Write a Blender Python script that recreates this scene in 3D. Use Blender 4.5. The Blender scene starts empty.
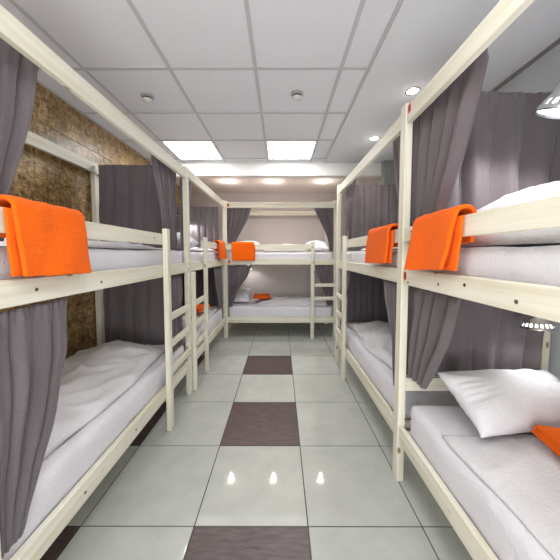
import bpy, bmesh, math, random
from mathutils import Vector, Matrix, noise as mnoise

C = bpy.context.scene.collection
SC = bpy.context.scene
PI = math.pi
R = math.radians
random.seed(7)

# ------------------------------------------------------------------ camera
cam_d = bpy.data.cameras.new('camera')
cam_d.sensor_fit = 'HORIZONTAL'
cam_d.sensor_width = 36.0
cam_d.lens = 36.0 * 271.0 / 560.0
cam_d.shift_y = -10.8 / 560.0
cam_d.clip_start = 0.02
cam = bpy.data.objects.new('camera', cam_d)
C.objects.link(cam)
cam.location = (0, 0, 1.435)
cam.rotation_euler = (PI / 2 - 0.057, 0, 0.002)
SC.camera = cam

# ------------------------------------------------------------------ world, exposure
w = bpy.data.worlds.new('world')
SC.world = w
w.use_nodes = True
w.node_tree.nodes['Background'].inputs[0].default_value = (0.9, 0.93, 1, 1)
w.node_tree.nodes['Background'].inputs[1].default_value = 0.1
SC.view_settings.view_transform = 'Standard'
SC.view_settings.look = 'None'
SC.view_settings.gamma = 1.0
SC.view_settings.use_curve_mapping = False
SC.view_settings.exposure = 0.44
PANEL_EMIT = 11.0
SPOT_W = 6.0
SPOT_EMIT = 18.0
LAMP_W = 5.0


def area(name, loc, rot, sx, sy, power, col=(1, 1, 1)):
    d = bpy.data.lights.new(name, 'AREA')
    d.shape = 'RECTANGLE'
    d.size, d.size_y = sx, sy
    d.energy = power
    d.color = col
    o = bpy.data.objects.new(name, d)
    C.objects.link(o)
    o.location = loc
    o.rotation_euler = rot


# added fill behind the viewer: one down the room, one up at the ceiling
area('added_room_fill', (0, -1.62, 1.4), (R(90), 0, 0), 3.0, 2.2, 20, (1, 0.99, 0.98))
area('added_ceiling_fill', (0, -0.75, 0.5), (R(180 - 28), 0, 0), 1.3, 1.0, 30, (1, 0.99, 0.98))

# ------------------------------------------------------------------ key dimensions
XL, XR = -1.83, 1.665          # side walls
YB, YF = 5.56, -1.7            # back wall, wall behind the camera
CZ = 2.73                      # tiled ceiling
CZ2 = 2.655                    # lower plain ceiling at the back
BEAM0, BEAM1, BEAMZ = 3.89, 4.0, 2.535


# ------------------------------------------------------------------ materials
def srgb(r, g, b):
    f = lambda c: (c / 255 / 12.92) if c / 255 <= 0.04045 else ((c / 255 + 0.055) / 1.055) ** 2.4
    return (f(r), f(g), f(b), 1)


def new_mat(name, col, rough=0.6, metal=0.0, spec=0.5):
    m = bpy.data.materials.new(name)
    m.use_nodes = True
    b = m.node_tree.nodes['Principled BSDF']
    b.inputs['Base Color'].default_value = col
    b.inputs['Roughness'].default_value = rough
    b.inputs['Metallic'].default_value = metal
    b.inputs['Specular IOR Level'].default_value = spec
    return m, m.node_tree.nodes, m.node_tree.links, b


def ramp(n, stops, interp='LINEAR'):
    r = n.new('ShaderNodeValToRGB')
    r.color_ramp.interpolation = interp
    e = r.color_ramp.elements
    while len(e) < len(stops):
        e.new(0.5)
    for i, (p, c) in enumerate(stops):
        e[i].position = p
        e[i].color = c
    return r


def noise_node(n, l, coord, scale, detail=3, rough=0.5, vec_scale=None):
    t = n.new('ShaderNodeTexNoise')
    t.inputs['Scale'].default_value = scale
    t.inputs['Detail'].default_value = detail
    t.inputs['Roughness'].default_value = rough
    if vec_scale:
        mp = n.new('ShaderNodeMapping')
        mp.inputs['Scale'].default_value = vec_scale
        l.new(coord, mp.inputs['Vector'])
        l.new(mp.outputs[0], t.inputs['Vector'])
    else:
        l.new(coord, t.inputs['Vector'])
    return t


def bump(n, l, bsdf, h, strength=0.3, dist=0.01):
    b = n.new('ShaderNodeBump')
    b.inputs['Strength'].default_value = strength
    b.inputs['Distance'].default_value = dist
    l.new(h, b.inputs['Height'])
    l.new(b.outputs[0], bsdf.inputs['Normal'])


def wood(name, axis, tint=1.0):
    """Pale unvarnished pine; the grain runs along the given object axis."""
    m, n, l, b = new_mat(name, (0.7, 0.65, 0.45, 1), 0.5, spec=0.35)
    tc = n.new('ShaderNodeTexCoord').outputs['Object']
    vs = [26, 26, 26]
    vs[axis] = 1.1
    g = noise_node(n, l, tc, 1.0, 4, 0.6, vs)
    a, c, d = srgb(220 * tint, 218 * tint, 202 * tint), srgb(229 * tint, 228 * tint, 216 * tint), srgb(206 * tint, 201 * tint, 176 * tint)
    r = ramp(n, [(0.3, d), (0.5, a), (0.7, c)])
    l.new(g.outputs['Fac'], r.inputs[0])
    # knots
    v = n.new('ShaderNodeTexVoronoi')
    v.inputs['Scale'].default_value = 1.0
    mp = n.new('ShaderNodeMapping')
    ks = [9, 9, 9]
    ks[axis] = 4.2
    mp.inputs['Scale'].default_value = ks
    l.new(tc, mp.inputs['Vector'])
    l.new(mp.outputs[0], v.inputs['Vector'])
    kr = ramp(n, [(0.06, (1, 1, 1, 1)), (0.11, (0, 0, 0, 1))])
    l.new(v.outputs['Distance'], kr.inputs[0])
    mx = n.new('ShaderNodeMix')
    mx.data_type = 'RGBA'
    l.new(kr.outputs[0], mx.inputs['Factor'])
    l.new(r.outputs[0], mx.inputs[6])
    mx.inputs[7].default_value = srgb(142, 118, 78)
    l.new(mx.outputs[2], b.inputs['Base Color'])
    bump(n, l, b, g.outputs['Fac'], 0.12, 0.004)
    return m


WOOD = [wood('pine_x', 0), wood('pine_y', 1), wood('pine_z', 2)]


def cloth(name, col, weave=600, rough=0.85, sheen=0.15, wr=0.25, mottling=0.12, big=9):
    m, n, l, b = new_mat(name, col, rough, spec=0.2)
    b.inputs['Sheen Weight'].default_value = sheen
    tc = n.new('ShaderNodeTexCoord').outputs['Object']
    t = noise_node(n, l, tc, weave, 2, 0.6)
    t2 = noise_node(n, l, tc, big, 5, 0.6)
    mul = n.new('ShaderNodeMath')
    mul.operation = 'MULTIPLY_ADD'
    mul.inputs[1].default_value = 0.25
    l.new(t.outputs['Fac'], mul.inputs[0])
    l.new(t2.outputs['Fac'], mul.inputs[2])
    bump(n, l, b, mul.outputs[0], wr, 0.012)
    lo = tuple(c * (1 - mottling) for c in col[:3]) + (1,)
    hi = tuple(min(1, c * (1 + mottling)) for c in col[:3]) + (1,)
    r = ramp(n, [(0.35, lo), (0.65, hi)])
    l.new(t.outputs['Fac'], r.inputs[0])
    l.new(r.outputs[0], b.inputs['Base Color'])
    return m


M_CURT = cloth('curtain_linen', srgb(99, 92, 96), 420, 0.6, 0.2, 0.5, 0.25, 11)
M_SHEET = cloth('white_sheet', srgb(212, 212, 219), 90, 0.75, 0.1, 0.8, 0.02, 8)
M_DUVET = cloth('white_duvet', srgb(208, 207, 212), 90, 0.8, 0.1, 0.9, 0.02, 10)
M_PILLOW = cloth('white_pillowcase', srgb(214, 214, 220), 90, 0.8, 0.1, 0.7, 0.02, 10)
M_TOWEL = cloth('orange_terry', srgb(236, 100, 10), 260, 0.95, 0.04, 0.5, 0.16, 18)

m, n, l, b = new_mat('ceiling_tile', srgb(190, 190, 192), 0.9, spec=0.2)
tc = n.new('ShaderNodeTexCoord').outputs['Object']
t = noise_node(n, l, tc, 160, 3, 0.7)
r_ = ramp(n, [(0.3, srgb(212, 215, 222)), (0.7, srgb(222, 225, 232))])
l.new(t.outputs['Fac'], r_.inputs[0])
l.new(r_.outputs[0], b.inputs['Base Color'])
bump(n, l, b, t.outputs['Fac'], 0.15, 0.003)
M_TILE = m
M_GRID = new_mat('ceiling_grid_paint', srgb(186, 186, 190), 0.6)[0]


def plaster(name, col, rough=0.85):
    m, n, l, b = new_mat(name, col, rough, spec=0.25)
    tc = n.new('ShaderNodeTexCoord').outputs['Object']
    t = noise_node(n, l, tc, 35, 5, 0.6)
    bump(n, l, b, t.outputs['Fac'], 0.05, 0.004)
    return m


M_GYPS = plaster('gypsum_paint', srgb(212, 215, 220))
M_BEAM = plaster('beam_paint', srgb(236, 236, 234))
M_BACKCEIL = plaster('back_ceiling_paint', srgb(222, 210, 204))
M_BACKWALL = plaster('back_wall_paint', srgb(204, 196, 194))
M_RWALL = plaster('right_wall_paint', srgb(178, 184, 190))
M_FWALL = plaster('front_wall_paint', srgb(205, 203, 200))

# oriented strand board: layered stretched flakes, panel joints
m, n, l, b = new_mat('strand_board', (0.3, 0.2, 0.1, 1), 0.33, spec=0.5)
tc = n.new('ShaderNodeTexCoord').outputs['Object']
rot = n.new('ShaderNodeMapping')
rot.inputs['Scale'].default_value = (1, 24, 74)
dn = noise_node(n, l, tc, 6, 2)
dm = n.new('ShaderNodeMix')
dm.data_type = 'RGBA'
dm.inputs['Factor'].default_value = 0.09
l.new(tc, dm.inputs[6])
l.new(dn.outputs['Color'], dm.inputs[7])
l.new(dm.outputs[2], rot.inputs['Vector'])
v1 = n.new('ShaderNodeTexVoronoi')
v1.inputs['Scale'].default_value = 1
l.new(rot.outputs[0], v1.inputs['Vector'])
rot2 = n.new('ShaderNodeMapping')
rot2.inputs['Scale'].default_value = (1, 70, 26)
rot2.inputs['Rotation'].default_value = (0.5, 0, 0)
l.new(dm.outputs[2], rot2.inputs['Vector'])
v2 = n.new('ShaderNodeTexVoronoi')
v2.inputs['Scale'].default_value = 1
l.new(rot2.outputs[0], v2.inputs['Vector'])
bw1 = n.new('ShaderNodeRGBToBW')
l.new(v1.outputs['Color'], bw1.inputs[0])
bw2 = n.new('ShaderNodeRGBToBW')
l.new(v2.outputs['Color'], bw2.inputs[0])
av = n.new('ShaderNodeMath')
av.operation = 'ADD'
l.new(bw1.outputs[0], av.inputs[0])
l.new(bw2.outputs[0], av.inputs[1])
hf = n.new('ShaderNodeMath')
hf.operation = 'MULTIPLY'
hf.inputs[1].default_value = 0.5
l.new(av.outputs[0], hf.inputs[0])
r_ = ramp(n, [(0.15, srgb(96, 70, 36)), (0.35, srgb(148, 116, 70)), (0.55, srgb(178, 146, 96)), (0.75, srgb(206, 178, 130)), (0.92, srgb(160, 122, 72))])
l.new(hf.outputs[0], r_.inputs[0])
big = noise_node(n, l, tc, 14, 6, 0.75)
br = ramp(n, [(0.40, srgb(84, 62, 38)), (0.60, (1, 1, 1, 1))])
l.new(big.outputs['Fac'], br.inputs[0])
mm = n.new('ShaderNodeMix')
mm.data_type = 'RGBA'
mm.blend_type = 'MULTIPLY'
mm.inputs['Factor'].default_value = 0.55
l.new(r_.outputs[0], mm.inputs[6])
l.new(br.outputs[0], mm.inputs[7])
l.new(mm.outputs[2], b.inputs['Base Color'])
bump(n, l, b, hf.outputs[0], 0.5, 0.006)
M_OSB = m


def tile_mat(name, col, rough, dark=False):
    m, n, l, b = new_mat(name, col, rough, spec=0.5)
    tc = n.new('ShaderNodeTexCoord').outputs['Object']
    t = noise_node(n, l, tc, 5 if not dark else 1, 5, 0.65, None if not dark else (10, 60, 10))
    k = 0.06 if not dark else 0.35
    lo = tuple(c * (1 - k) for c in col[:3]) + (1,)
    hi = tuple(c * (1 + k) for c in col[:3]) + (1,)
    r = ramp(n, [(0.35, lo), (0.65, hi)])
    l.new(t.outputs['Fac'], r.inputs[0])
    l.new(r.outputs[0], b.inputs['Base Color'])
    return m


M_FLOOR = tile_mat('light_floor_tile', srgb(180, 184, 180), 0.045)
M_FDARK = tile_mat('dark_floor_tile', srgb(82, 68, 70), 0.35, True)
M_GROUT = new_mat('grout', srgb(70, 72, 68), 0.9)[0]
M_CHROME = new_mat('chrome', (0.75, 0.75, 0.78, 1), 0.18, 1.0)[0]
M_BLACK = new_mat('black_metal', srgb(34, 34, 36), 0.4)[0]
M_WHITEPL = new_mat('white_plastic', srgb(210, 210, 208), 0.4)[0]
M_GREYPL = new_mat('grey_plastic', srgb(160, 160, 160), 0.5)[0]
M_RED = new_mat('red_sticker', srgb(196, 62, 44), 0.5)[0]
M_DARKRED = new_mat('dark_print', srgb(70, 18, 14), 0.5)[0]
M_PINK = new_mat('pale_paper', srgb(232, 208, 196), 0.6)[0]
M_STEEL = new_mat('screw_steel', srgb(96, 88, 78), 0.4, 0.6)[0]
M_TRIM = new_mat('grey_trim', srgb(120, 120, 122), 0.6)[0]


def emit(name, col, s):
    m = bpy.data.materials.new(name)
    m.use_nodes = True
    n = m.node_tree.nodes
    n.clear()
    e = n.new('ShaderNodeEmission')
    e.inputs[0].default_value = col
    e.inputs[1].default_value = s
    o = n.new('ShaderNodeOutputMaterial')
    m.node_tree.links.new(e.outputs[0], o.inputs[0])
    return m


M_PANEL = emit('panel_light', (1, 0.985, 0.97, 1), PANEL_EMIT)
M_SPOT = emit('spot_light', (1, 0.95, 0.88, 1), SPOT_EMIT)
M_BULB = emit('bulb_light', (1, 0.97, 0.95, 1), 4.0)


# ------------------------------------------------------------------ mesh helpers
def link(name, me, mat, parent=None):
    o = bpy.data.objects.new(name, me)
    C.objects.link(o)
    if mat:
        me.materials.append(mat)
    if parent:
        o.parent = parent
    return o


def from_bm(name, bm, mat, parent=None, smooth=False):
    me = bpy.data.meshes.new(name)
    bm.normal_update()
    bm.to_mesh(me)
    bm.free()
    if smooth:
        for p in me.polygons:
            p.use_smooth = True
    return link(name, me, mat, parent)


def add_box(bm, x0, x1, y0, y1, z0, z1, bev=0.0, mi=0):
    r = bmesh.ops.create_cube(bm, size=1.0)
    for v in r['verts']:
        v.co = Vector(((x0 + x1) / 2 + v.co.x * (x1 - x0), (y0 + y1) / 2 + v.co.y * (y1 - y0), (z0 + z1) / 2 + v.co.z * (z1 - z0)))
    fs = list({f for v in r['verts'] for f in v.link_faces})
    for f in fs:
        f.material_index = mi
    if bev:
        es = list({e for v in r['verts'] for e in v.link_edges})
        bmesh.ops.bevel(bm, geom=es, offset=bev, segments=2, profile=0.5, affect='EDGES')


def box(name, x0, x1, y0, y1, z0, z1, mat, parent=None, bev=0.0):
    bm = bmesh.new()
    add_box(bm, x0, x1, y0, y1, z0, z1, bev)
    return from_bm(name, bm, mat, parent)


def board(name, x0, x1, y0, y1, z0, z1, parent=None, bev=0.004):
    d = [x1 - x0, y1 - y0, z1 - z0]
    return box(name, x0, x1, y0, y1, z0, z1, WOOD[d.index(max(d))], parent, bev)


def lathe(bm, prof, seg=32, mtx=None, mi=0, cap=False):
    rings = []
    for r, z in prof:
        ring = []
        for k in range(seg):
            a = 2 * PI * k / seg
            p = Vector((r * math.cos(a), r * math.sin(a), z))
            ring.append(bm.verts.new(mtx @ p if mtx else p))
        rings.append(ring)
    for a, b in zip(rings, rings[1:]):
        for k in range(seg):
            f = bm.faces.new((a[k], a[(k + 1) % seg], b[(k + 1) % seg], b[k]))
            f.smooth = True
            f.material_index = mi
    if cap:
        bm.faces.new(rings[0][::-1]).material_index = mi
        bm.faces.new(rings[-1]).material_index = mi


def tube(bm, pts, rad, seg=10):
    pts = [Vector(p) for p in pts]
    rings = []
    for i, p in enumerate(pts):
        t = (pts[min(i + 1, len(pts) - 1)] - pts[max(i - 1, 0)]).normalized()
        q = t.to_track_quat('Z', 'Y')
        rings.append([bm.verts.new(p + q @ Vector((rad * math.cos(2 * PI * k / seg), rad * math.sin(2 * PI * k / seg), 0))) for k in range(seg)])
    for a, b in zip(rings, rings[1:]):
        for k in range(seg):
            bm.faces.new((a[k], a[(k + 1) % seg], b[(k + 1) % seg], b[k])).smooth = True
    bm.faces.new(rings[0][::-1])
    bm.faces.new(rings[-1])


def grid_mesh(name, nu, nv, fn, mat, parent=None, thick=0.0, offset=0.0):
    """A surface fn(u,v) as one mesh, given a thickness."""
    bm = bmesh.new()
    vs = [[bm.verts.new(fn(i / nu, j / nv)) for j in range(nv + 1)] for i in range(nu + 1)]
    for i in range(nu):
        for j in range(nv):
            bm.faces.new((vs[i][j], vs[i + 1][j], vs[i + 1][j + 1], vs[i][j + 1])).smooth = True
    o = from_bm(name, bm, mat, parent)
    if thick:
        s = o.modifiers.new('thickness', 'SOLIDIFY')
        s.thickness = thick
        s.offset = offset
    return o


def tag(o, label, cat, group=None):
    o['label'] = label
    o['category'] = cat
    if group:
        o['group'] = group
    return o


def structure(o):
    o['kind'] = 'structure'
    return o


def empty(name, loc, rz=0.0):
    o = bpy.data.objects.new(name, None)
    o.empty_display_size = 0.1
    C.objects.link(o)
    o.location = loc
    o.rotation_euler = (0, 0, rz)
    return o


def sm(x):
    x = max(0.0, min(1.0, x))
    return x * x * (3 - 2 * x)


def nz(x, y, z=0.0):
    return mnoise.noise(Vector((x, y, z)))


# ================================================================== SETTING
# floor: individual tile faces over a grout bed, one structure mesh
bm = bmesh.new()
add_box(bm, XL, XR, YF, YB, -0.1, -0.003, 0, 2)
gx, gy = -0.455, 1.349
g = 0.0034
for i in range(-3, 4):
    for j in range(-6, 8):
        x0, x1 = gx + 0.6 * i, gx + 0.6 * (i + 1)
        y0, y1 = gy + 0.6 * j, gy + 0.6 * (j + 1)
        x0, x1, y0, y1 = max(x0, XL), min(x1, XR), max(y0, YF), min(y1, YB)
        if x1 - x0 < 0.01 or y1 - y0 < 0.01:
            continue
        dark = (i in (0, -2)) and (j % 2 == 1) and j < 4
        add_box(bm, x0 + g, x1 - g, y0 + g, y1 - g, -0.006, 0.0, 0, 1 if dark else 0)
fl = from_bm('floor', bm, M_FLOOR)
fl.data.materials.append(M_FDARK)
fl.data.materials.append(M_GROUT)
structure(fl)

# tiled ceiling
CX0, CY0 = -1.376, 1.97
structure(box('ceiling', XL, 0.62, YF, BEAM0, CZ, CZ + 0.08, M_TILE))
bm = bmesh.new()
for i in range(-1, 5):
    x = CX0 + 0.6 * i
    if x > XL:
        add_box(bm, x - 0.012, x + 0.012, YF, BEAM0, CZ - 0.006, CZ + 0.001)
for j in range(-7, 5):
    y = CY0 + 0.6 * j
    if YF < y < BEAM0:
        add_box(bm, XL, 0.62, y - 0.012, y + 0.012, CZ - 0.0065, CZ + 0.001)
add_box(bm, 0.605, 0.632, YF, BEAM0, CZ - 0.008, CZ + 0.001)
add_box(bm, XL, XL + 0.02, YF, BEAM0, CZ - 0.008, CZ + 0.001)
structure(from_bm('trim_1', bm, M_GRID))
structure(box('ceiling_right', 0.62, XR, YF, BEAM0, CZ - 0.022, CZ + 0.08, M_GYPS))
structure(box('ceiling_back', XL, XR, BEAM1, YB, CZ2, CZ + 0.08, M_BACKCEIL))
structure(box('ceiling_beam', XL, XR, BEAM0, BEAM1, BEAMZ, CZ + 0.08, M_BEAM, bev=0.004))
# walls
bm = bmesh.new()
seams_z = [0.0, 1.22, 2.435, CZ + 0.08]
for k in range(3):
    ys = [YF, -0.45, 0.8, 2.05, 3.3, 4.55, YB] if k % 2 else [YF, -0.3, 0.95, 2.2, 3.45, 4.7, YB]
    for a, b_ in zip(ys, ys[1:]):
        add_box(bm, XL - 0.05, XL, a + 0.0025, b_ - 0.0025, seams_z[k] + 0.0025, seams_z[k + 1] - 0.0025)
add_box(bm, XL - 0.06, XL - 0.012, YF, YB, 0, CZ + 0.08)
structure(from_bm('wall_left', bm, M_OSB))
structure(box('wall_right', XR, XR + 0.06, YF, YB, 0, CZ + 0.08, M_RWALL))
structure(box('wall_back', XL - 0.06, XR + 0.06, YB, YB + 0.06, 0, CZ + 0.08, M_BACKWALL))
structure(box('wall_front', XL - 0.06, XR + 0.06, YF - 0.06, YF, 0, CZ + 0.08, M_FWALL))
structure(box('trim_2', XR - 0.018, XR, YF, BEAM0, CZ - 0.042, CZ - 0.022, M_TRIM))
structure(box('wall_pillar', 1.42, XR, 3.78, 3.89, 0, CZ - 0.022, plaster('pillar_paint', srgb(150, 156, 154))))


# ================================================================== LIGHTS
def ceiling_panel(x0, y0, label):
    t = empty('ceiling_light', (x0 + 0.3, y0 + 0.3, CZ - 0.012))
    tag(t, label, 'ceiling light', 'square light panels in the tiled ceiling')
    bm = bmesh.new()
    for a in ((-.3, .3, -.3, -.275), (-.3, .3, .275, .3), (-.3, -.275, -.275, .275), (.275, .3, -.275, .275)):
        add_box(bm, a[0], a[1], a[2], a[3], 0, 0.012)
    from_bm('frame', bm, M_WHITEPL, t)
    box('diffuser', -.275, .275, -.275, .275, 0.003, 0.010, M_PANEL, t)


ceiling_panel(CX0, CY0 + 1.2, 'glowing square ceiling panel above the left bunks')
ceiling_panel(CX0 + 1.2, CY0 + 1.2, 'glowing square ceiling panel over the row of dark floor tiles')
for yy in (CY0 - 1.8, CY0 - 3.0):
    ceiling_panel(CX0, yy, 'glowing square ceiling panel behind the viewer on the left bunk side')
    ceiling_panel(CX0 + 1.2, yy, 'glowing square ceiling panel behind the viewer over the aisle')


def spotlight(x, y, z, label, group, power=SPOT_W, rad=0.042, spill=0.25):
    t = empty('spotlight', (x, y, z))
    tag(t, label, 'spotlight', group)
    bm = bmesh.new()
    lathe(bm, [(rad, -0.001), (rad + 0.002, -0.006), (rad + 0.012, -0.006), (rad + 0.016, 0.001)], 28)
    from_bm('ring', bm, M_CHROME, t)
    bm = bmesh.new()
    lathe(bm, [(rad, -0.0035), (rad * 0.5, -0.0045), (0.001, -0.0045)], 28)
    from_bm('lens', bm, M_SPOT, t)
    ld = bpy.data.lights.new('spot_beam', 'SPOT')
    ld.energy = power * 4
    ld.spot_size = R(120)
    ld.spot_blend = 0.8
    ld.shadow_soft_size = 0.04
    ld.color = (1, 0.93, 0.84)
    lo = bpy.data.objects.new('spot_beam', ld)
    C.objects.link(lo)
    lo.location = (0, 0, -0.02)
    lo.parent = t
    # point light added below the ring to brighten the ceiling round it
    pd = bpy.data.lights.new('spot_spill', 'POINT')
    pd.energy = spill
    pd.shadow_soft_size = 0.02
    pd.color = (1, 0.9, 0.8)
    po = bpy.data.objects.new('spot_spill', pd)
    C.objects.link(po)
    po.location = (0, 0, -0.11)
    po.parent = t


SG = 'recessed spotlights in the plain ceiling'
spotlight(1.035, 2.2, CZ - 0.022, 'round recessed spotlight above the post between the right bunks', SG)
spotlight(1.035, 3.07, CZ - 0.022, 'round recessed spotlight above the far right bunk', SG)
spotlight(-0.885, 4.66, CZ2, 'small recessed spotlight over the left corner of the back bunk', SG, rad=0.021, spill=2.2)
spotlight(-0.126, 4.66, CZ2, 'small recessed spotlight over the middle of the back bunk', SG, rad=0.021, spill=2.2)
spotlight(0.72, 4.66, CZ2, 'small recessed spotlight over the ladder end of the back bunk', SG, rad=0.021, spill=2.2)


def detector(x, y, label):
    t = empty('smoke_detector', (x, y, CZ))
    tag(t, label, 'smoke detector', 'smoke detectors on the tiled ceiling')
    bm = bmesh.new()
    lathe(bm, [(0.05, 0), (0.05, -0.012), (0.044, -0.018), (0.001, -0.018)], 28)
    from_bm('base', bm, M_GREYPL, t)
    bm = bmesh.new()
    lathe(bm, [(0.036, -0.018), (0.036, -0.030)], 28)
    from_bm('sensor_slot', bm, M_BLACK, t)
    bm = bmesh.new()
    lathe(bm, [(0.039, -0.030), (0.039, -0.036), (0.028, -0.046), (0.001, -0.050)], 28)
    from_bm('cap', bm, M_WHITEPL, t)


detector(-1.094, 2.301, 'small round smoke detector on the ceiling near the left bunks')
detector(0.134, 2.271, 'small round smoke detector on the ceiling over the aisle')


# ================================================================== BUNK BEDS
# local x runs along the bed, y from the aisle (0) to the wall (W)
POST_T, POST_W = 0.045, 0.07
H_TOP = 2.315
W = 0.905


def bunk(label, loc, rz, L, posts, ladder, guard, width=W, end_boards=(), ladder_short=None, rear_top=True, rungs=(0.43, 0.655, 0.88), drop=0.0):
    t = empty('bunk_bed', loc, rz)
    tag(t, label, 'bunk bed', 'pale pine bunk beds along the walls')
    for (x, front) in posts:
        y0 = 0.0 if front else width - POST_T
        board('post', x, x + POST_W, y0, y0 + POST_T, 0, H_TOP - drop, t, 0.006)
    x0 = POST_W if any(p[0] < 0.01 and p[1] for p in posts) else 0.0
    x1 = L - POST_W if any(p[0] > L - 0.1 and p[1] for p in posts) else L
    for name, z0, z1 in (('top_rail', 2.195 - drop, 2.285 - drop), ('side_rail', 1.252, 1.345), ('side_rail', 0.265, 0.365)):
        board(name, x0, x1, 0.006, 0.036, z0, z1, t)
    for name, z0, z1 in (('top_rail', 2.195, 2.285), ('side_rail', 1.252, 1.345), ('side_rail', 0.265, 0.365)):
        if name != 'top_rail' or rear_top:
            board(name, 0.0, L, width - 0.036 - POST_T, width - POST_T, z0, z1, t)
    board('guard_rail', guard[0], guard[1], 0.006, 0.034, 1.505, 1.59, t)
    for (x, z0, z1) in end_boards:
        board('end_board', x, x + 0.028, 0.05, width - POST_T - 0.04, z0, z1, t)
    # bed bases carry the mattresses
    for z in (0.285, 1.27):
        box('bed_base', 0.03, L - 0.03, 0.036, width - POST_T - 0.036, z, z + 0.018, WOOD[0], t)
    if ladder:
        lx, px, side = ladder     # upright position, position of the post side, direction
        up = board('ladder', lx, lx + 0.06, -0.036, 0.0045, 0, 1.63, t, 0.006)
        a, b_ = (lx + 0.04, px) if px > lx else (px, lx + 0.02)
        for z in rungs:
            board('rung', a, b_, -0.012, 0.016, z, z + 0.058, up, 0.004)
        if ladder_short is not None:
            board('ladder_post', ladder_short, ladder_short + 0.045, -0.034, 0.0045, 0, 1.25, t, 0.005)
    return t


def screws(bed, pts):
    for x, z in pts:
        bm = bmesh.new()
        m_ = Matrix.Translation((x, 0.0063, z)) @ Matrix.Rotation(R(90), 4, 'X')
        lathe(bm, [(0.007, 0.0), (0.007, 0.0015), (0.003, 0.002), (0.0005, 0.0012)], 14, m_)
        from_bm('screw', bm, M_STEEL, bed)


def sticker(bed, x, y, z, w_=0.05, h_=0.06):
    s = box('sticker', x - w_ / 2, x + w_ / 2, y - 0.0012, y, z - h_ / 2, z + h_ / 2, M_PINK, bed)
    s['label'] = 'pale square paper sticker'
    a = box('red_patch', x - w_ * .33, x + w_ * .33, y - 0.0018, y - 0.0012, z - h_ * .38, z + h_ * .38, M_RED, s)
    box('dark_mark', x - w_ * .14, x + w_ * .14, y - 0.0024, y - 0.0018, z - h_ * .2, z + h_ * .16, M_DARKRED, a)


L1_Y, L1_L = 0.765, 1.99
XLF, XRF = -0.915, 0.73
bedL1 = bunk('pale pine bunk bed along the strand board wall, nearest on the left', (XLF, L1_Y, 0), PI / 2, L1_L,
             [(0.0, True), (L1_L - POST_W, True), (0.0, False), (1.868, False)],
             (2.11 - L1_Y, L1_L - POST_W + 0.02, 1), (POST_W, 2.20 - L1_Y), drop=0.03)
L2_Y, L2_L = 2.757, 1.75
bedL2 = bunk('pale pine bunk bed at the far left, between nearest left bunk and back bunk', (XLF, L2_Y, 0), PI / 2, L2_L,
             [(L2_L - POST_W, False), (0.0, False)],
             (3.215 - L2_Y, 0.06, 1), (3.22 - L2_Y, L2_L), ladder_short=0.008)
R1_Y, R1_L = 1.70, 1.95       # far end, length towards the viewer
bedR1 = bunk('pale pine bunk bed nearest on the right, with orange towel and big white pillow', (XRF, R1_Y, 0), -PI / 2, R1_L,
             [(0.0, True), (R1_L - POST_W, True), (0.0, False), (R1_L - POST_W, False)],
             None, (POST_W, R1_L - POST_W), end_boards=((0.018, 0.575, 0.66),), width=0.92, rear_top=False)
R2_Y, R2_L = 3.56, 1.858
bedR2 = bunk('pale pine bunk bed at the far right with a ladder at its far end', (XRF, R2_Y, 0), -PI / 2, R2_L,
             [(0.0, True), (0.0, False), (R2_L - POST_W - 0.03, False)],
             (R2_Y - 3.06, 0.05, -1), (R2_Y - 3.10, R2_L), width=0.92, rear_top=False)
BX0, BY0, B_L = -0.965, 4.53, 1.93
bedB = bunk('pale pine bunk bed standing across the back wall', (BX0, BY0, 0), 0, B_L,
            [(0.0, True), (B_L - POST_W, True), (0.0, False), (B_L - POST_W, False)],
            (0.505 - BX0, B_L - 0.03, 1), (POST_W, 0.53 - BX0), width=0.99, rungs=(0.655, 0.88))
# stickers with a dark mark, as on the posts and rails of the photograph
sticker(bedR1, POST_W + 0.035, 0.006, 1.305)
sticker(bedR1, POST_W + 0.035, 0.006, 2.262)
sticker(bedB, POST_W + 0.03, 0.006, 2.24)
sticker(bedB, POST_W + 0.035, 0.006, 1.30)
screws(bedR1, [(0.44, 1.292), (0.62, 1.31), (0.86, 1.285), (0.14, 1.27), (0.35, 1.55), (0.16, 1.56)])
screws(bedL1, [(0.25, 1.30), (0.62, 1.29), (1.22, 1.55), (0.45, 0.31), (0.9, 0.315)])


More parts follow.
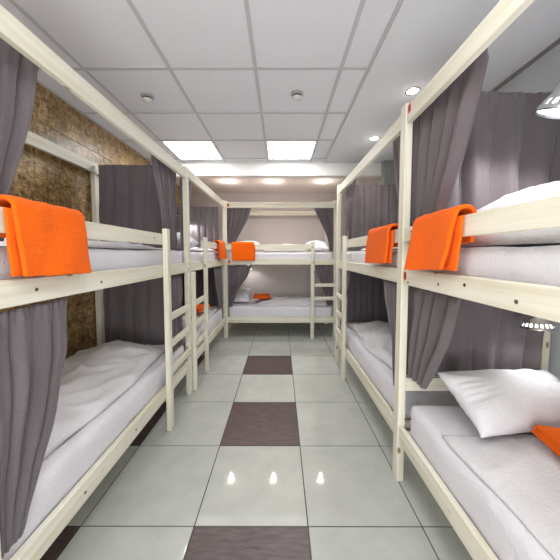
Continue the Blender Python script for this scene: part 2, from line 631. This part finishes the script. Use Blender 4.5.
# ================================================================== BEDDING
def mattress(label, x0, x1, y0, y1, z0, z1, seed, group, front=None):
    """Foam mattress in a white fitted sheet: rounded box with small pulls and creases."""
    t = empty('mattress', ((x0 + x1) / 2, (y0 + y1) / 2, z0))
    tag(t, label, 'mattress', group)
    hx, hy, h = (x1 - x0) / 2, (y1 - y0) / 2, z1 - z0
    bm = bmesh.new()
    add_box(bm, -hx, hx, -hy, hy, 0, h, 0.0)
    long_e = max(hx, hy)
    nx, ny, nh = int(hx * 2 / 0.03), int(hy * 2 / 0.03), 5
    bm.free()
    bm = bmesh.new()
    rr = 0.035

    def pt(a, b_, c):
        # point on the box -> rounded + wrinkled
        p = Vector((a * hx, b_ * hy, c * h))
        q = Vector((max(-hx + rr, min(hx - rr, p.x)), max(-hy + rr, min(hy - rr, p.y)), max(rr, min(h - rr, p.z))))
        d = p - q
        if d.length > 1e-6:
            d.normalize()
        p = q + d * rr
        s = seed * 7.3
        f = nz(p.x * 7 + s, p.y * 7, p.z * 13) * 0.5 + abs(nz(p.x * 4 + p.z * 9 + s, p.y * 4 - p.z * 9, p.z * 4)) * 0.6
        return p + d * (-0.017 * max(0.0, f))
    cache = {}

    def vert(a, b_, c):
        k = (round(a, 5), round(b_, 5), round(c, 5))
        if k not in cache:
            cache[k] = bm.verts.new(pt(a, b_, c))
        return cache[k]

    def face(f, n1, n2, flip):
        for i in range(n1):
            for j in range(n2):
                q = [f(i / n1, j / n2), f((i + 1) / n1, j / n2), f((i + 1) / n1, (j + 1) / n2), f(i / n1, (j + 1) / n2)]
                if flip:
                    q.reverse()
                bm.faces.new([vert(*k) for k in q]).smooth = True
    u = lambda s: s * 2 - 1
    face(lambda s, r_: (u(s), u(r_), 1), nx, ny, False)
    face(lambda s, r_: (u(s), u(r_), 0), nx, ny, True)
    face(lambda s, r_: (u(s), -1, r_), nx, nh, False)
    face(lambda s, r_: (u(s), 1, r_), nx, nh, True)
    face(lambda s, r_: (-1, u(s), r_), ny, nh, True)
    face(lambda s, r_: (1, u(s), r_), ny, nh, False)
    o = from_bm('fitted_sheet', bm, M_SHEET, t)
    return t


ZL0, ZL1 = 0.305, 0.535
ZU0, ZU1 = 1.29, 1.462
MG = 'white-sheeted mattresses on the bunks'
mats = [
    ('white mattress on the lower left bunk beside the strand board wall', -1.72, -0.957, L1_Y + 0.10, L1_Y + L1_L - 0.08, 0),
    ('white mattress on the upper left bunk behind the large orange towel', -1.72, -0.957, L1_Y + 0.10, L1_Y + L1_L - 0.08, 1),
    ('white mattress on the lower far left bunk behind the ladder', -1.72, -0.957, L2_Y + 0.08, L2_Y + L2_L - 0.06, 0),
    ('white mattress on the upper far left bunk under the white pillow', -1.72, -0.957, L2_Y + 0.08, L2_Y + L2_L - 0.06, 1),
    ('white mattress on the lower right bunk under the large pillow', 0.772, 1.56, R1_Y - R1_L + 0.08, R1_Y - 0.11, 0),
    ('white mattress on the upper right bunk, nearest behind its long guard board', 0.772, 1.56, R1_Y - R1_L + 0.08, R1_Y - 0.11, 1),
    ('white mattress on the lower far right bunk behind the tall pine post', 0.772, 1.56, R2_Y - R2_L + 0.06, R2_Y - 0.08, 0),
    ('white mattress on the upper far right bunk under the smaller orange towel', 0.772, 1.56, R2_Y - R2_L + 0.06, R2_Y - 0.08, 1),
    ('white mattress on the lower bunk at the back wall', BX0 + 0.08, BX0 + B_L - 0.08, BY0 + 0.042, BY0 + 0.90, 0),
    ('white mattress on the upper bunk at the back wall', BX0 + 0.08, BX0 + B_L - 0.08, BY0 + 0.042, BY0 + 0.90, 1),
]
for k, (lab, a, b_, c, d, up) in enumerate(mats):
    mattress(lab, a, b_, c, d, ZU0 if up else ZL0, ZU1 if up else ZL1, k + 1, MG)


def duvet(label, x0, x1, y0, y1, z, seed, th=0.055, wob=0.04, ridge=0.03, humps=(), group='white duvets lying on the mattresses', fold=()):
    """A loose, creased duvet lying on a mattress top; humps = (x, y, radius, height)."""
    cx, cy = (x0 + x1) / 2, (y0 + y1) / 2
    hx, hy = (x1 - x0) / 2, (y1 - y0) / 2
    t = None
    nu, nv = int(hx * 2 / 0.018), int(hy * 2 / 0.018)
    s = seed * 3.7

    def fn(u, v):
        a, b_ = u * 2 - 1, v * 2 - 1
        # rounded, wandering outline
        x = a * hx * (1 - 0.03 * b_ * b_)
        y = b_ * hy * (1 - 0.03 * a * a)
        ex = abs(a) ** 6
        ey = abs(b_) ** 6
        x += ex * math.copysign(1, a) * wob * nz(y * 3 + s, a * 2, 1.3)
        y += ey * math.copysign(1, b_) * wob * nz(x * 3 - s, b_ * 2, 4.3)
        edge = min((1 - abs(a)) * hx, (1 - abs(b_)) * hy)
        lift = math.sqrt(max(0.0, 1 - (1 - min(1, edge / 0.05)) ** 2))
        h = th * (0.35 + 0.65 * sm(edge / 0.28)) * lift
        wr = (1 - abs(nz(x * 3.2 + s, y * 3.2, 0.3))) ** 4 * ridge + nz(x * 8 + s, y * 8, 2) * 0.008 + (1 - abs(nz(x * 7 - y * 3, y * 6 + s, 5))) ** 5 * ridge * 0.5
        h += wr * sm(edge / 0.06) - 0.3 * ridge * sm(edge / 0.06)
        for (px, py, pr_, ph) in humps:
            d2 = ((cx + x - px) ** 2 + (cy + y - py) ** 2) / pr_ ** 2
            h += ph * math.exp(-d2) * sm(edge / 0.05)
        return Vector((x, y, max(0.004, h)))
    o = grid_mesh('duvet', nu, nv, fn, M_DUVET)
    o.location = (cx, cy, z)
    so = o.modifiers.new('thickness', 'SOLIDIFY')
    so.thickness = 0.004
    so.offset = 1
    tag(o, label, 'duvet', group)
    return o


duvet('crumpled white duvet on the lower left bunk beside the strand board wall', -1.70, -1.02, 1.06, 2.53, ZL1 + 0.001, 1, 0.075, 0.05, 0.035,
      humps=((-1.5, 2.2, 0.35, 0.05), (-1.35, 1.35, 0.3, 0.03)))
duvet('white duvet on the upper left bunk just above its mattress', -1.68, -1.0, 1.20, 2.38, ZU1 + 0.001, 2, 0.05, 0.03, 0.02)
duvet('white duvet on the lower far left bunk behind the ladder rungs', -1.66, -1.0, 2.95, 4.4, ZL1 + 0.001, 3, 0.075, 0.03, 0.03)
duvet('white duvet on the upper far left bunk', -1.66, -1.0, 3.3, 4.42, ZU1 + 0.001, 4, 0.05, 0.03, 0.02)
duvet('white duvet with soft creases on the lower right bunk in front of the pillow', 0.80, 1.55, -0.1, 1.30, ZL1 + 0.001, 5, 0.05, 0.03, 0.022)
duvet('white duvet bulging above the guard board of the upper right bunk', 0.835, 1.5, -0.1, 1.40, ZU1 + 0.001, 6, 0.185, 0.03, 0.02,
      humps=((0.98, 1.2, 0.28, 0.075),))
duvet('crumpled white duvet on the lower far right bunk', 0.84, 1.53, 1.85, 3.36, ZL1 + 0.001, 7, 0.08, 0.06, 0.035)
duvet('white duvet on the upper far right bunk behind the smaller orange towel', 0.84, 1.53, 1.85, 2.9, ZU1 + 0.001, 8, 0.05, 0.03, 0.02)
duvet('white duvet on the lower bunk at the back wall', -0.42, 0.84, BY0 + 0.09, BY0 + 0.86, ZL1 + 0.001, 9, 0.06, 0.03, 0.025)
duvet('white duvet on the upper bunk at the back wall', -0.30, 0.45, BY0 + 0.08, BY0 + 0.86, ZU1 + 0.001, 10, 0.10, 0.03, 0.022,
      humps=((0.15, BY0 + 0.35, 0.35, 0.03),))


def pillow(label, loc, rot, w_, d, t, seed):
    bm = bmesh.new()
    n_ = 44
    s = seed * 5.1

    def surf(u, v, sg):
        a, b_ = u * 2 - 1, v * 2 - 1
        pinch = 1 - 0.11 * (1 - abs(a) ** 2) * abs(b_) ** 4
        x = a * w_ / 2 * (1 - 0.10 * (1 - b_ * b_) * abs(a) ** 6)
        y = b_ * d / 2 * pinch
        prof = max(0.0, (1 - abs(a) ** 2.4)) ** 0.6 * max(0.0, (1 - abs(b_) ** 2.2)) ** 0.6
        z = sg * t / 2 * prof
        e = 1 - max(abs(a), abs(b_))
        rad = math.atan2(b_, a)
        cre = (1 - abs(nz(rad * 3.0 + s, 0.6 * math.hypot(a, b_), sg))) ** 5
        z += sg * prof * (-0.030 * cre * (1 - sm(e / 0.7)) + 0.012 * nz(x * 9 + s, y * 9, sg * 2))
        return Vector((x, y, z))
    top = [[None] * (n_ + 1) for _ in range(n_ + 1)]
    bot = [[None] * (n_ + 1) for _ in range(n_ + 1)]
    for i in range(n_ + 1):
        for j in range(n_ + 1):
            top[i][j] = bm.verts.new(surf(i / n_, j / n_, 1))
            bot[i][j] = top[i][j] if i in (0, n_) or j in (0, n_) else bm.verts.new(surf(i / n_, j / n_, -1))
    for i in range(n_):
        for j in range(n_):
            bm.faces.new((top[i][j], top[i + 1][j], top[i + 1][j + 1], top[i][j + 1])).smooth = True
            bm.faces.new((bot[i][j], bot[i][j + 1], bot[i + 1][j + 1], bot[i + 1][j])).smooth = True
    o = from_bm('pillow', bm, M_PILLOW)
    o.location = loc
    o.rotation_euler = rot
    return tag(o, label, 'pillow', 'white pillows on the bunks')


pillow('big white pillow leaning on the head board of the lower right bunk', (1.235, 1.37, 0.682), (R(29), R(3), R(9)), 0.74, 0.35, 0.235, 1)
pillow('white pillow at the left end of the lower bunk by the back wall', (-0.76, BY0 + 0.50, ZL1 + 0.135), (R(20), 0, R(3)), 0.40, 0.55, 0.16, 2)
pillow('white pillow on the upper back bunk behind the orange towel', (-0.60, BY0 + 0.50, ZU1 + 0.12), (R(14), 0, R(6)), 0.46, 0.55, 0.16, 3)
pillow('white pillow at the ladder end of the upper back bunk', (0.66, BY0 + 0.46, ZU1 + 0.115), (R(12), 0, R(-5)), 0.42, 0.6, 0.17, 4)
pillow('white pillow on the upper far left bunk above its ladder', (-1.20, 3.13, ZU1 + 0.115), (0, R(4), R(4)), 0.44, 0.42, 0.20, 5)


# ================================================================== CURTAINS
def interp(rows, z):
    """rows sorted from top to bottom: (z, a0, a1, amp)."""
    if z >= rows[0][0]:
        return rows[0][1:]
    for p, q in zip(rows, rows[1:]):
        if p[0] >= z >= q[0]:
            t = (p[0] - z) / max(1e-6, p[0] - q[0])
            return tuple(p[k] + (q[k] - p[k]) * t for k in (1, 2, 3))
    return rows[-1][1:]


def curtain(label, axis, c, rows, folds, seed, group, head=True):
    """Pleated hanging curtain. axis 'y': runs along Y at X = c; axis 'x': runs along X at Y = c."""
    zt, zb = rows[0][0], rows[-1][0]
    am = (rows[0][1] + rows[0][2]) / 2
    nv = max(24, int((zt - zb) / 0.02))
    nu = int(folds * 16)
    s = seed * 2.37
    side = 1 if (axis == 'y' and c < 0) else -1     # folds open towards the aisle

    def smooth_rows(z):
        acc = [0, 0, 0]
        for d_, w_ in ((-0.05, .25), (0, .5), (0.05, .25)):
            v = interp(rows, min(zt, max(zb, z + d_)))
            for k in range(3):
                acc[k] += v[k] * w_
        return acc

    def fn(u, v):
        z = zt + (zb - zt) * v
        a0, a1, amp = smooth_rows(z) if 0.02 < v < 0.98 else interp(rows, z)
        uu = u + 0.035 * nz(u * 3 + s, z * 1.2, 0.5)
        ph = 2 * PI * folds * uu + 1.2 * nz(z * 1.1 + s, u * 2, 2.0)
        cusp = 2 * abs(math.sin(ph / 2)) ** 0.75 - 1.2
        p = side * (1.15 * cusp + 0.3 * math.sin(1.73 * ph + s)) + 0.55 * nz(u * folds * 0.9 + s, z * 2.0, 7.0)
        q = amp * p * 0.70 * (0.55 + 0.9 * abs(nz(u * folds * 0.55 + s, z * 0.6, 9.0)) * 1.6)
        # soft horizontal creases
        wd = abs(a1 - a0)
        q += (0.006 * nz(u * 6 + s, z * 7, 3.0) + 0.010 * nz(u * wd * 5 + z * 2.5 + s, z * 4.0 - u * wd * 3, 5.0)) * min(1, amp / 0.014)
        if head and v < 0.05:
            q *= 0.45 + 0.55 * (v / 0.05)
            q += 0.004 * math.sin(2 * PI * folds * 3.3 * u + s)
        a = a0 + (a1 - a0) * u + 0.006 * nz(z * 4, u * 5, s) * u * (1 - u) * 4
        if head and v < 0.012:
            z += 0.006 * nz(u * folds * 5, s, 1)
        return Vector((q, a - am, z - zt)) if axis == 'y' else Vector((a - am, q, z - zt))
    o = grid_mesh('curtain', nu, nv, fn, M_CURT, None, 0.003)
    o.location = (c, am, zt) if axis == 'y' else (am, c, zt)
    tag(o, label, 'curtain', group)
    return o


CG = 'grey linen bunk curtains'
ZT, ZBU = 2.215, 1.475        # curtain tops behind the top rail, bottoms at the upper mattress
ZLT = 1.285
XCL, XCR = -0.969, 0.784
# --- nearest left bunk
curtain('grey curtain gathered at the near end of the upper left bunk above the orange towel', 'y', -1.01,
        [(2.235, 0.845, 1.185, 0.016), (2.05, 0.845, 1.17, 0.026), (1.83, 0.845, 1.10, 0.026), (1.66, 0.845, 1.02, 0.02), (1.48, 0.845, 0.99, 0.016)], 4, 1, CG)
curtain('grey curtain hanging at the near end of the lower left bunk beneath the orange towel', 'y', -0.941,
        [(1.238, 0.842, 1.20, 0.012), (1.0, 0.842, 1.175, 0.024), (0.72, 0.842, 1.08, 0.024), (0.575, 0.842, 1.0, 0.014), (0.415, 0.842, 0.93, 0.008)], 4, 2, CG)
curtain('dark grey curtain across the foot of the upper left bunk, by strand board wall', 'x', 2.60,
        [(2.27, -1.722, -1.05, 0.012), (1.9, -1.722, -1.05, 0.017), (ZBU, -1.722, -1.05, 0.017)], 5, 3, CG)
curtain('dark grey curtain across the foot of the lower left bunk behind the crumpled duvet', 'x', 2.605,
        [(1.238, -1.722, -1.02, 0.012), (0.9, -1.722, -1.02, 0.016), (0.545, -1.722, -1.02, 0.014)], 5, 4, CG)
curtain('grey curtain gathered to the post beside the ladder of the upper left bunk', 'y', -1.01,
        [(2.232, 2.18, 2.65, 0.014), (1.9, 2.30, 2.65, 0.018), (1.65, 2.38, 2.655, 0.018), (1.475, 2.43, 2.66, 0.018)], 6, 5, CG)
curtain('grey curtain behind the ladder rungs of the lower left bunk', 'y', -0.972,
        [(1.238, 2.34, 2.65, 0.012), (1.0, 2.36, 2.635, 0.014), (0.75, 2.42, 2.64, 0.012), (0.545, 2.40, 2.64, 0.012)], 6, 6, CG)
# --- far left bunk
curtain('narrow grey curtain by the tall post at the near end of the far left bunk', 'y', -1.01,
        [(2.262, 2.79, 3.14, 0.012), (1.9, 2.79, 3.02, 0.016), (1.7, 2.79, 2.90, 0.014), (1.48, 2.79, 2.88, 0.012)], 4, 7, CG)
curtain('lilac grey curtain across the far end of the upper far left bunk', 'x', 4.455,
        [(2.20, -1.715, -1.015, 0.014), (1.8, -1.715, -1.015, 0.02), (1.475, -1.715, -1.015, 0.02)], 7, 8, CG)
curtain('dark grey curtain across the far end of the lower far left bunk', 'x', 4.465,
        [(1.238, -1.715, -1.015, 0.012), (0.9, -1.715, -1.015, 0.018), (0.55, -1.715, -1.015, 0.018)], 7, 9, CG)
curtain('grey curtain hanging in the far front corner of the lower far left bunk', 'y', -0.974,
        [(1.238, 3.92, 4.43, 0.012), (0.9, 4.1, 4.44, 0.014), (0.56, 4.25, 4.44, 0.012)], 6, 10, CG)
# --- back bunk
yc = BY0 + 0.052
curtain('grey curtain drawn to the left post of the upper back bunk above the orange towel', 'x', yc + 0.02,
        [(2.215, -0.90, -0.485, 0.014), (2.0, -0.90, -0.56, 0.018), (1.75, -0.90, -0.70, 0.018), (1.62, -0.895, -0.77, 0.014)], 6, 11, CG)
curtain('grey curtain drawn to the right post of the upper back bunk', 'x', yc + 0.02,
        [(2.215, 0.55, 0.89, 0.014), (2.0, 0.66, 0.89, 0.018), (1.75, 0.78, 0.89, 0.014), (1.56, 0.83, 0.89, 0.01), (1.48, 0.83, 0.89, 0.01)], 6, 12, CG)
curtain('grey curtain drawn to the left post of the lower back bunk above a pillow', 'x', BY0 + 0.039,
        [(1.238, -0.882, -0.485, 0.012), (1.05, -0.882, -0.56, 0.014), (0.8, -0.882, -0.74, 0.014), (0.55, -0.882, -0.82, 0.01)], 6, 13, CG)
curtain('grey curtain drawn to the right post of the lower back bunk behind the ladder', 'x', BY0 + 0.039,
        [(1.238, 0.58, 0.89, 0.012), (1.05, 0.64, 0.89, 0.014), (0.85, 0.72, 0.89, 0.012), (0.56, 0.80, 0.89, 0.01)], 5, 14, CG)
# --- nearest right bunk
curtain('grey curtain swept to the tall post at the head of the upper right bunk', 'y', 0.815,
        [(2.262, 1.12, 1.69, 0.014), (2.05, 1.21, 1.69, 0.024), (1.8, 1.325, 1.69, 0.026), (1.65, 1.385, 1.69, 0.024), (1.475, 1.42, 1.69, 0.02)], 4.6, 15, CG)
curtain('grey curtain across the head of the upper right bunk behind the chrome lamp', 'x', 1.572,
        [(2.335, 0.87, 1.655, 0.016), (2.1, 0.87, 1.655, 0.046), (1.8, 0.87, 1.655, 0.054), (1.475, 0.87, 1.655, 0.04)], 4.4, 16, CG)
curtain('grey curtain bunched at the tall post over the lower right bunk', 'y', 0.806,
        [(1.238, 1.20, 1.69, 0.012), (1.02, 1.27, 1.69, 0.024), (0.81, 1.395, 1.69, 0.024), (0.67, 1.49, 1.69, 0.016)], 4.6, 17, CG)
curtain('grey curtain across the head of the lower right bunk behind the big pillow', 'x', 1.602,
        [(1.238, 0.87, 1.58, 0.014), (1.0, 0.87, 1.56, 0.026), (0.70, 0.87, 1.53, 0.02)], 4.4, 18, CG)
# --- far right bunk
curtain('narrow grey curtain beside the tall post on the upper far right bunk', 'y', 0.825,
        [(2.262, 1.72, 2.05, 0.013), (1.9, 1.72, 1.97, 0.016), (1.64, 1.72, 1.85, 0.014), (1.475, 1.72, 1.83, 0.012)], 4, 19, CG)
curtain('dark grey curtain across the far end of the upper far right bunk', 'x', 3.455,
        [(2.30, 0.865, 1.56, 0.014), (1.9, 0.865, 1.56, 0.022), (1.475, 0.865, 1.56, 0.022)], 8, 20, CG)
curtain('grey curtain gathered at the far post of the upper far right bunk', 'y', 0.825,
        [(2.262, 3.0, 3.45, 0.013), (1.9, 3.26, 3.455, 0.014), (1.7, 3.36, 3.46, 0.012), (1.475, 3.38, 3.46, 0.01)], 5, 21, CG)
curtain('dark grey curtain across the far end of the lower far right bunk', 'x', 3.46,
        [(1.238, 0.865, 1.56, 0.01), (0.9, 0.865, 1.56, 0.016), (0.55, 0.865, 1.56, 0.016)], 8, 22, CG)
curtain('narrow grey curtain beside the tall post over the lower far right bunk', 'y', 0.770,
        [(1.238, 1.72, 2.02, 0.011), (1.03, 1.72, 1.94, 0.012), (0.82, 1.72, 1.82, 0.011), (0.545, 1.72, 1.79, 0.009)], 4, 23, CG)
curtain('grey curtain hanging at the far post over the lower far right bunk', 'y', 0.770,
        [(1.238, 2.98, 3.44, 0.012), (1.0, 3.12, 3.45, 0.012), (0.7, 3.25, 3.455, 0.01), (0.545, 3.28, 3.455, 0.01)], 5, 24, CG)


# ================================================================== TOWELS
def towel_hung(label, loc, rz, width, front, back, seed, skew=0.0, tilt=0.0, thick=0.017, top=0.036, leaf=0.02):
    """A folded bath towel over a rail. local x along the rail, -y to the aisle, z = 0 at the rail's top edge."""
    s = seed * 4.1
    r_ = top / 2 + 0.004
    arc = PI * r_
    tot = front + arc + back

    def fn(u, v):
        d = v * tot
        x = (u - 0.5) * width
        wv = 0.006 * nz(u * 3 + s, v * 3, 1.0)
        if d < front:
            z = -(front - d)
            f = (front - d) / front
            y = -r_ - 0.016 - 0.016 * f - wv * 1.2 - 0.010 * math.sin(u * 5 + s) * f
            x += skew * f * (1 if True else 0) + 0.02 * f * (0.5 - u) * 0.6
        elif d < front + arc:
            a = (d - front) / r_
            z = (r_ + 0.003) * math.sin(a)
            y = -r_ * math.cos(a) - 0.016 * (0.5 + 0.5 * math.cos(a))
        else:
            z = -(d - front - arc)
            f = (d - front - arc) / back
            y = r_ + 0.004 * f + wv
            x += skew * 0.4 * f
        z += tilt * (u - 0.5) * (1 if d < front else 0.4) * min(1, max(0, (front - d) / front)) + 0.004 * nz(u * 7 + s, v * 5, 2)
        return Vector((x, y, z))
    t = grid_mesh('towel', 30, 60, fn, M_TOWEL, None, thick, 1.0)
    t.location = loc
    t.rotation_euler = (0, 0, rz)
    bv = t.modifiers.new('round', 'BEVEL')
    bv.width = 0.006
    bv.segments = 3
    bv.limit_method = 'ANGLE'
    bv.angle_limit = R(50)
    tag(t, label, 'towel', 'folded orange towels')
    # second layer of the fold, showing as an inner leaf along one edge

    def fn2(u, v):
        f = 1 - v
        x = (u - 0.5) * width + leaf + skew * f * 0.8 + 0.01 * nz(u * 2, v * 3, s)
        return Vector((x, -r_ - 0.002 - 0.004 * nz(u * 4, v * 4, s), -0.004 - (front - 0.012) * f))
    i_ = grid_mesh('inner_fold', 16, 24, fn2, M_TOWEL, t, 0.012, 1.0)
    b2 = i_.modifiers.new('round', 'BEVEL')
    b2.width = 0.004
    b2.segments = 2
    b2.limit_method = 'ANGLE'
    b2.angle_limit = R(50)
    return t


RAILZ = 1.591
towel_hung('large folded orange towel over the guard rail of the nearest left bunk', (XLF - 0.020, 1.068, RAILZ), PI / 2, 0.32, 0.24, 0.10, 1, leaf=-0.012, skew=0.012, tilt=-0.01)
towel_hung('folded orange towel on the guard board of the nearest right bunk beside the tall post', (XRF + 0.020, 1.265, RAILZ), -PI / 2, 0.34, 0.235, 0.11, 2, skew=-0.045, tilt=0.02)
towel_hung('smaller folded orange towel on the far right bunk, left of the tall post', (XRF + 0.020, 1.97, RAILZ), -PI / 2, 0.42, 0.225, 0.11, 3, skew=-0.03, tilt=0.01)
towel_hung('narrow looking orange towel at the far end of the upper far left bunk', (XLF - 0.020, 4.14, RAILZ), PI / 2, 0.40, 0.235, 0.11, 4)
towel_hung('square orange towel on the guard rail of the upper back bunk', (-0.625, BY0 + 0.020, RAILZ), 0, 0.37, 0.27, 0.11, 5)


def towel_flat(label, loc, rz, w_, d, h, seed, layers=3):
    """A bath towel folded flat into layers: one continuous rounded roll of cloth."""
    t = empty('towel', loc, rz)
    tag(t, label, 'towel', 'folded orange towels')
    for k in range(layers):
        s = seed + k * 1.7
        z0 = h * k / layers

        def fn(u, v):
            a = v * 2 * PI
            ca, sa = math.cos(a), math.sin(a)
            x = (abs(ca) ** 0.25) * math.copysign(1, ca) * d / 2 * (1 - 0.03 * k)
            z = z0 + h / layers * (0.5 + 0.5 * (abs(sa) ** 0.6) * math.copysign(1, sa))
            y = (u - 0.5) * w_ * (1 - 0.02 * k)
            f = 0.004 * nz(x * 9 + s, y * 9, s)
            return Vector((y + f, x + 0.006 * nz(y * 6, s, 1), z + (0.003 * nz(x * 12, y * 12, s) if k == layers - 1 else 0)))
        bm = bmesh.new()
        nu, nv = 16, 40
        vs = [[bm.verts.new(fn(i / nu, j / nv)) for j in range(nv)] for i in range(nu + 1)]
        for i in range(nu):
            for j in range(nv):
                bm.faces.new((vs[i][j], vs[i + 1][j], vs[i + 1][(j + 1) % nv], vs[i][(j + 1) % nv])).smooth = True
        bm.faces.new(vs[0][::-1])
        bm.faces.new(vs[-1])
        bmesh.ops.recalc_face_normals(bm, faces=bm.faces)
        from_bm('fold', bm, M_TOWEL, t)
    return t


towel_flat('folded orange towel lying on the duvet of the lower right bunk', (1.25, 0.955, ZL1 + 0.092), R(-10), 0.30, 0.42, 0.045, 6)
towel_flat('flat orange towel lying on the lower bunk at the back wall', (-0.35, BY0 + 0.50, ZL1 + 0.088), R(4), 0.30, 0.38, 0.05, 7)
towel_flat('small orange towel on the lower far left bunk behind the ladder rungs', (-1.16, 3.72, ZL1 + 0.125), R(80), 0.36, 0.24, 0.05, 8)


# ================================================================== READING LAMPS
def lamp(label, pos, size, aim, wall_pt, power, light_size=0.03):
    """Chrome reading lamp: wall plate, curved arm, slotted flared shade, bulb."""
    t = empty('reading_lamp', pos)
    tag(t, label, 'lamp', 'chrome reading lamps on the bunks')
    q = Vector(aim).normalized().to_track_quat('-Z', 'Y').to_matrix().to_4x4()
    s = size
    bm = bmesh.new()
    # flared shade with a ring of slots just above the rim
    lathe(bm, [(0.20 * s, 1.56 * s), (0.50 * s, 1.54 * s), (0.57 * s, 1.46 * s), (0.60 * s, 0.98 * s), (0.65 * s, 0.94 * s), (0.65 * s, 0.86 * s), (0.70 * s, 0.64 * s), (0.82 * s, 0.38 * s)], 40, q)
    seg = 40
    z0, z1, r0, r1 = 0.38 * s, 0.17 * s, 0.82 * s, 0.93 * s
    for k in range(seg):
        if k % 2 == 0:
            pts = []
            for (r_, z, kk) in ((r0, z0, k), (r0, z0, k + 1), (r1, z1, k + 1), (r1, z1, k)):
                a = 2 * PI * kk / seg
                pts.append(bm.verts.new(q @ Vector((r_ * math.cos(a), r_ * math.sin(a), z))))
            bm.faces.new(pts)
    lathe(bm, [(0.93 * s, 0.17 * s), (1.0 * s, 0.02 * s), (1.0 * s, -0.03 * s), (0.96 * s, -0.03 * s), (0.90 * s, 0.16 * s)], 40, q)
    sh = from_bm('lamp_shade', bm, M_CHROME, t)
    bm = bmesh.new()
    lathe(bm, [(0.30 * s, 0.75 * s), (0.36 * s, 0.5 * s), (0.70 * s, 0.26 * s), (0.86 * s, 0.12 * s), (0.88 * s, 0.05 * s), (0.6 * s, 0.02 * s), (0.001, 0.0)], 24, q)
    from_bm('bulb', bm, M_BULB, t)
    bm = bmesh.new()
    m_ = q @ Matrix.Translation((-0.62 * s, 0, 0.9 * s)) @ Matrix.Rotation(R(-90), 4, 'Y')
    lathe(bm, [(0.001, 0.14 * s), (0.07 * s, 0.14 * s), (0.08 * s, 0)], 14, m_)
    from_bm('knob', bm, M_BLACK, t)
    wp = Vector(wall_pt) - Vector(pos)
    top = q @ Vector((0, 0, 1.52 * s))
    bm = bmesh.new()
    mid = (top + wp) / 2 + Vector((0, 0, 0.06))
    pts = []
    for i in range(13):
        f = i / 12
        pts.append(top * (1 - f) ** 2 + mid * 2 * f * (1 - f) + wp * f * f)
    tube(bm, pts, 0.007)
    from_bm('arm', bm, M_CHROME, t)
    bm = bmesh.new()
    dirn = Vector((1, 0, 0)) if abs(wall_pt[0] - XR) < 0.06 else (Vector((0, 1, 0)) if abs(wall_pt[1] - YB) < 0.06 else Vector((-1, 0, 0)))
    m2 = Matrix.Translation(wp) @ dirn.to_track_quat('Z', 'Y').to_matrix().to_4x4()
    lathe(bm, [(0.001, -0.022), (0.03, -0.022), (0.034, 0.0)], 20, m2)
    from_bm('wall_plate', bm, M_CHROME, t)
    ld = bpy.data.lights.new('lamp_glow', 'SPOT')
    ld.energy = power
    ld.spot_size = R(140)
    ld.spot_blend = 0.6
    ld.shadow_soft_size = light_size
    ld.color = (1, 0.97, 0.94)
    lo = bpy.data.objects.new('lamp_glow', ld)
    C.objects.link(lo)
    lo.parent = t
    lo.rotation_euler = Vector(aim).normalized().to_track_quat('-Z', 'Y').to_euler()
    lo.location = Vector(aim).normalized() * (0.035)
    return t


lamp('chrome reading lamp with lit slots above the upper right bunk', (1.225, 1.2, 2.035), 0.115, (-0.16, 0.36, -1), (XR - 0.001, 1.2, 2.30), LAMP_W * 2.6)
lamp('reading lamp with lit slots peeping out beneath the upper right bunk rail', (1.365, 1.42, 1.04), 0.075, (0.02, -0.1, -1), (XR - 0.001, 1.45, 1.17), LAMP_W * 0.45)
lamp('small lit reading lamp by the lilac curtain of the upper far left bunk', (-1.49, 4.34, 1.93), 0.06, (0.25, 0.3, -0.7), (XL + 0.001, 4.30, 2.0), LAMP_W * 1.2)
lamp('reading lamp over the pillow of the lower back bunk', (-0.62, 5.30, 1.13), 0.06, (0.1, 0.5, -1), (-0.62, YB - 0.001, 1.2), LAMP_W * 0.4)
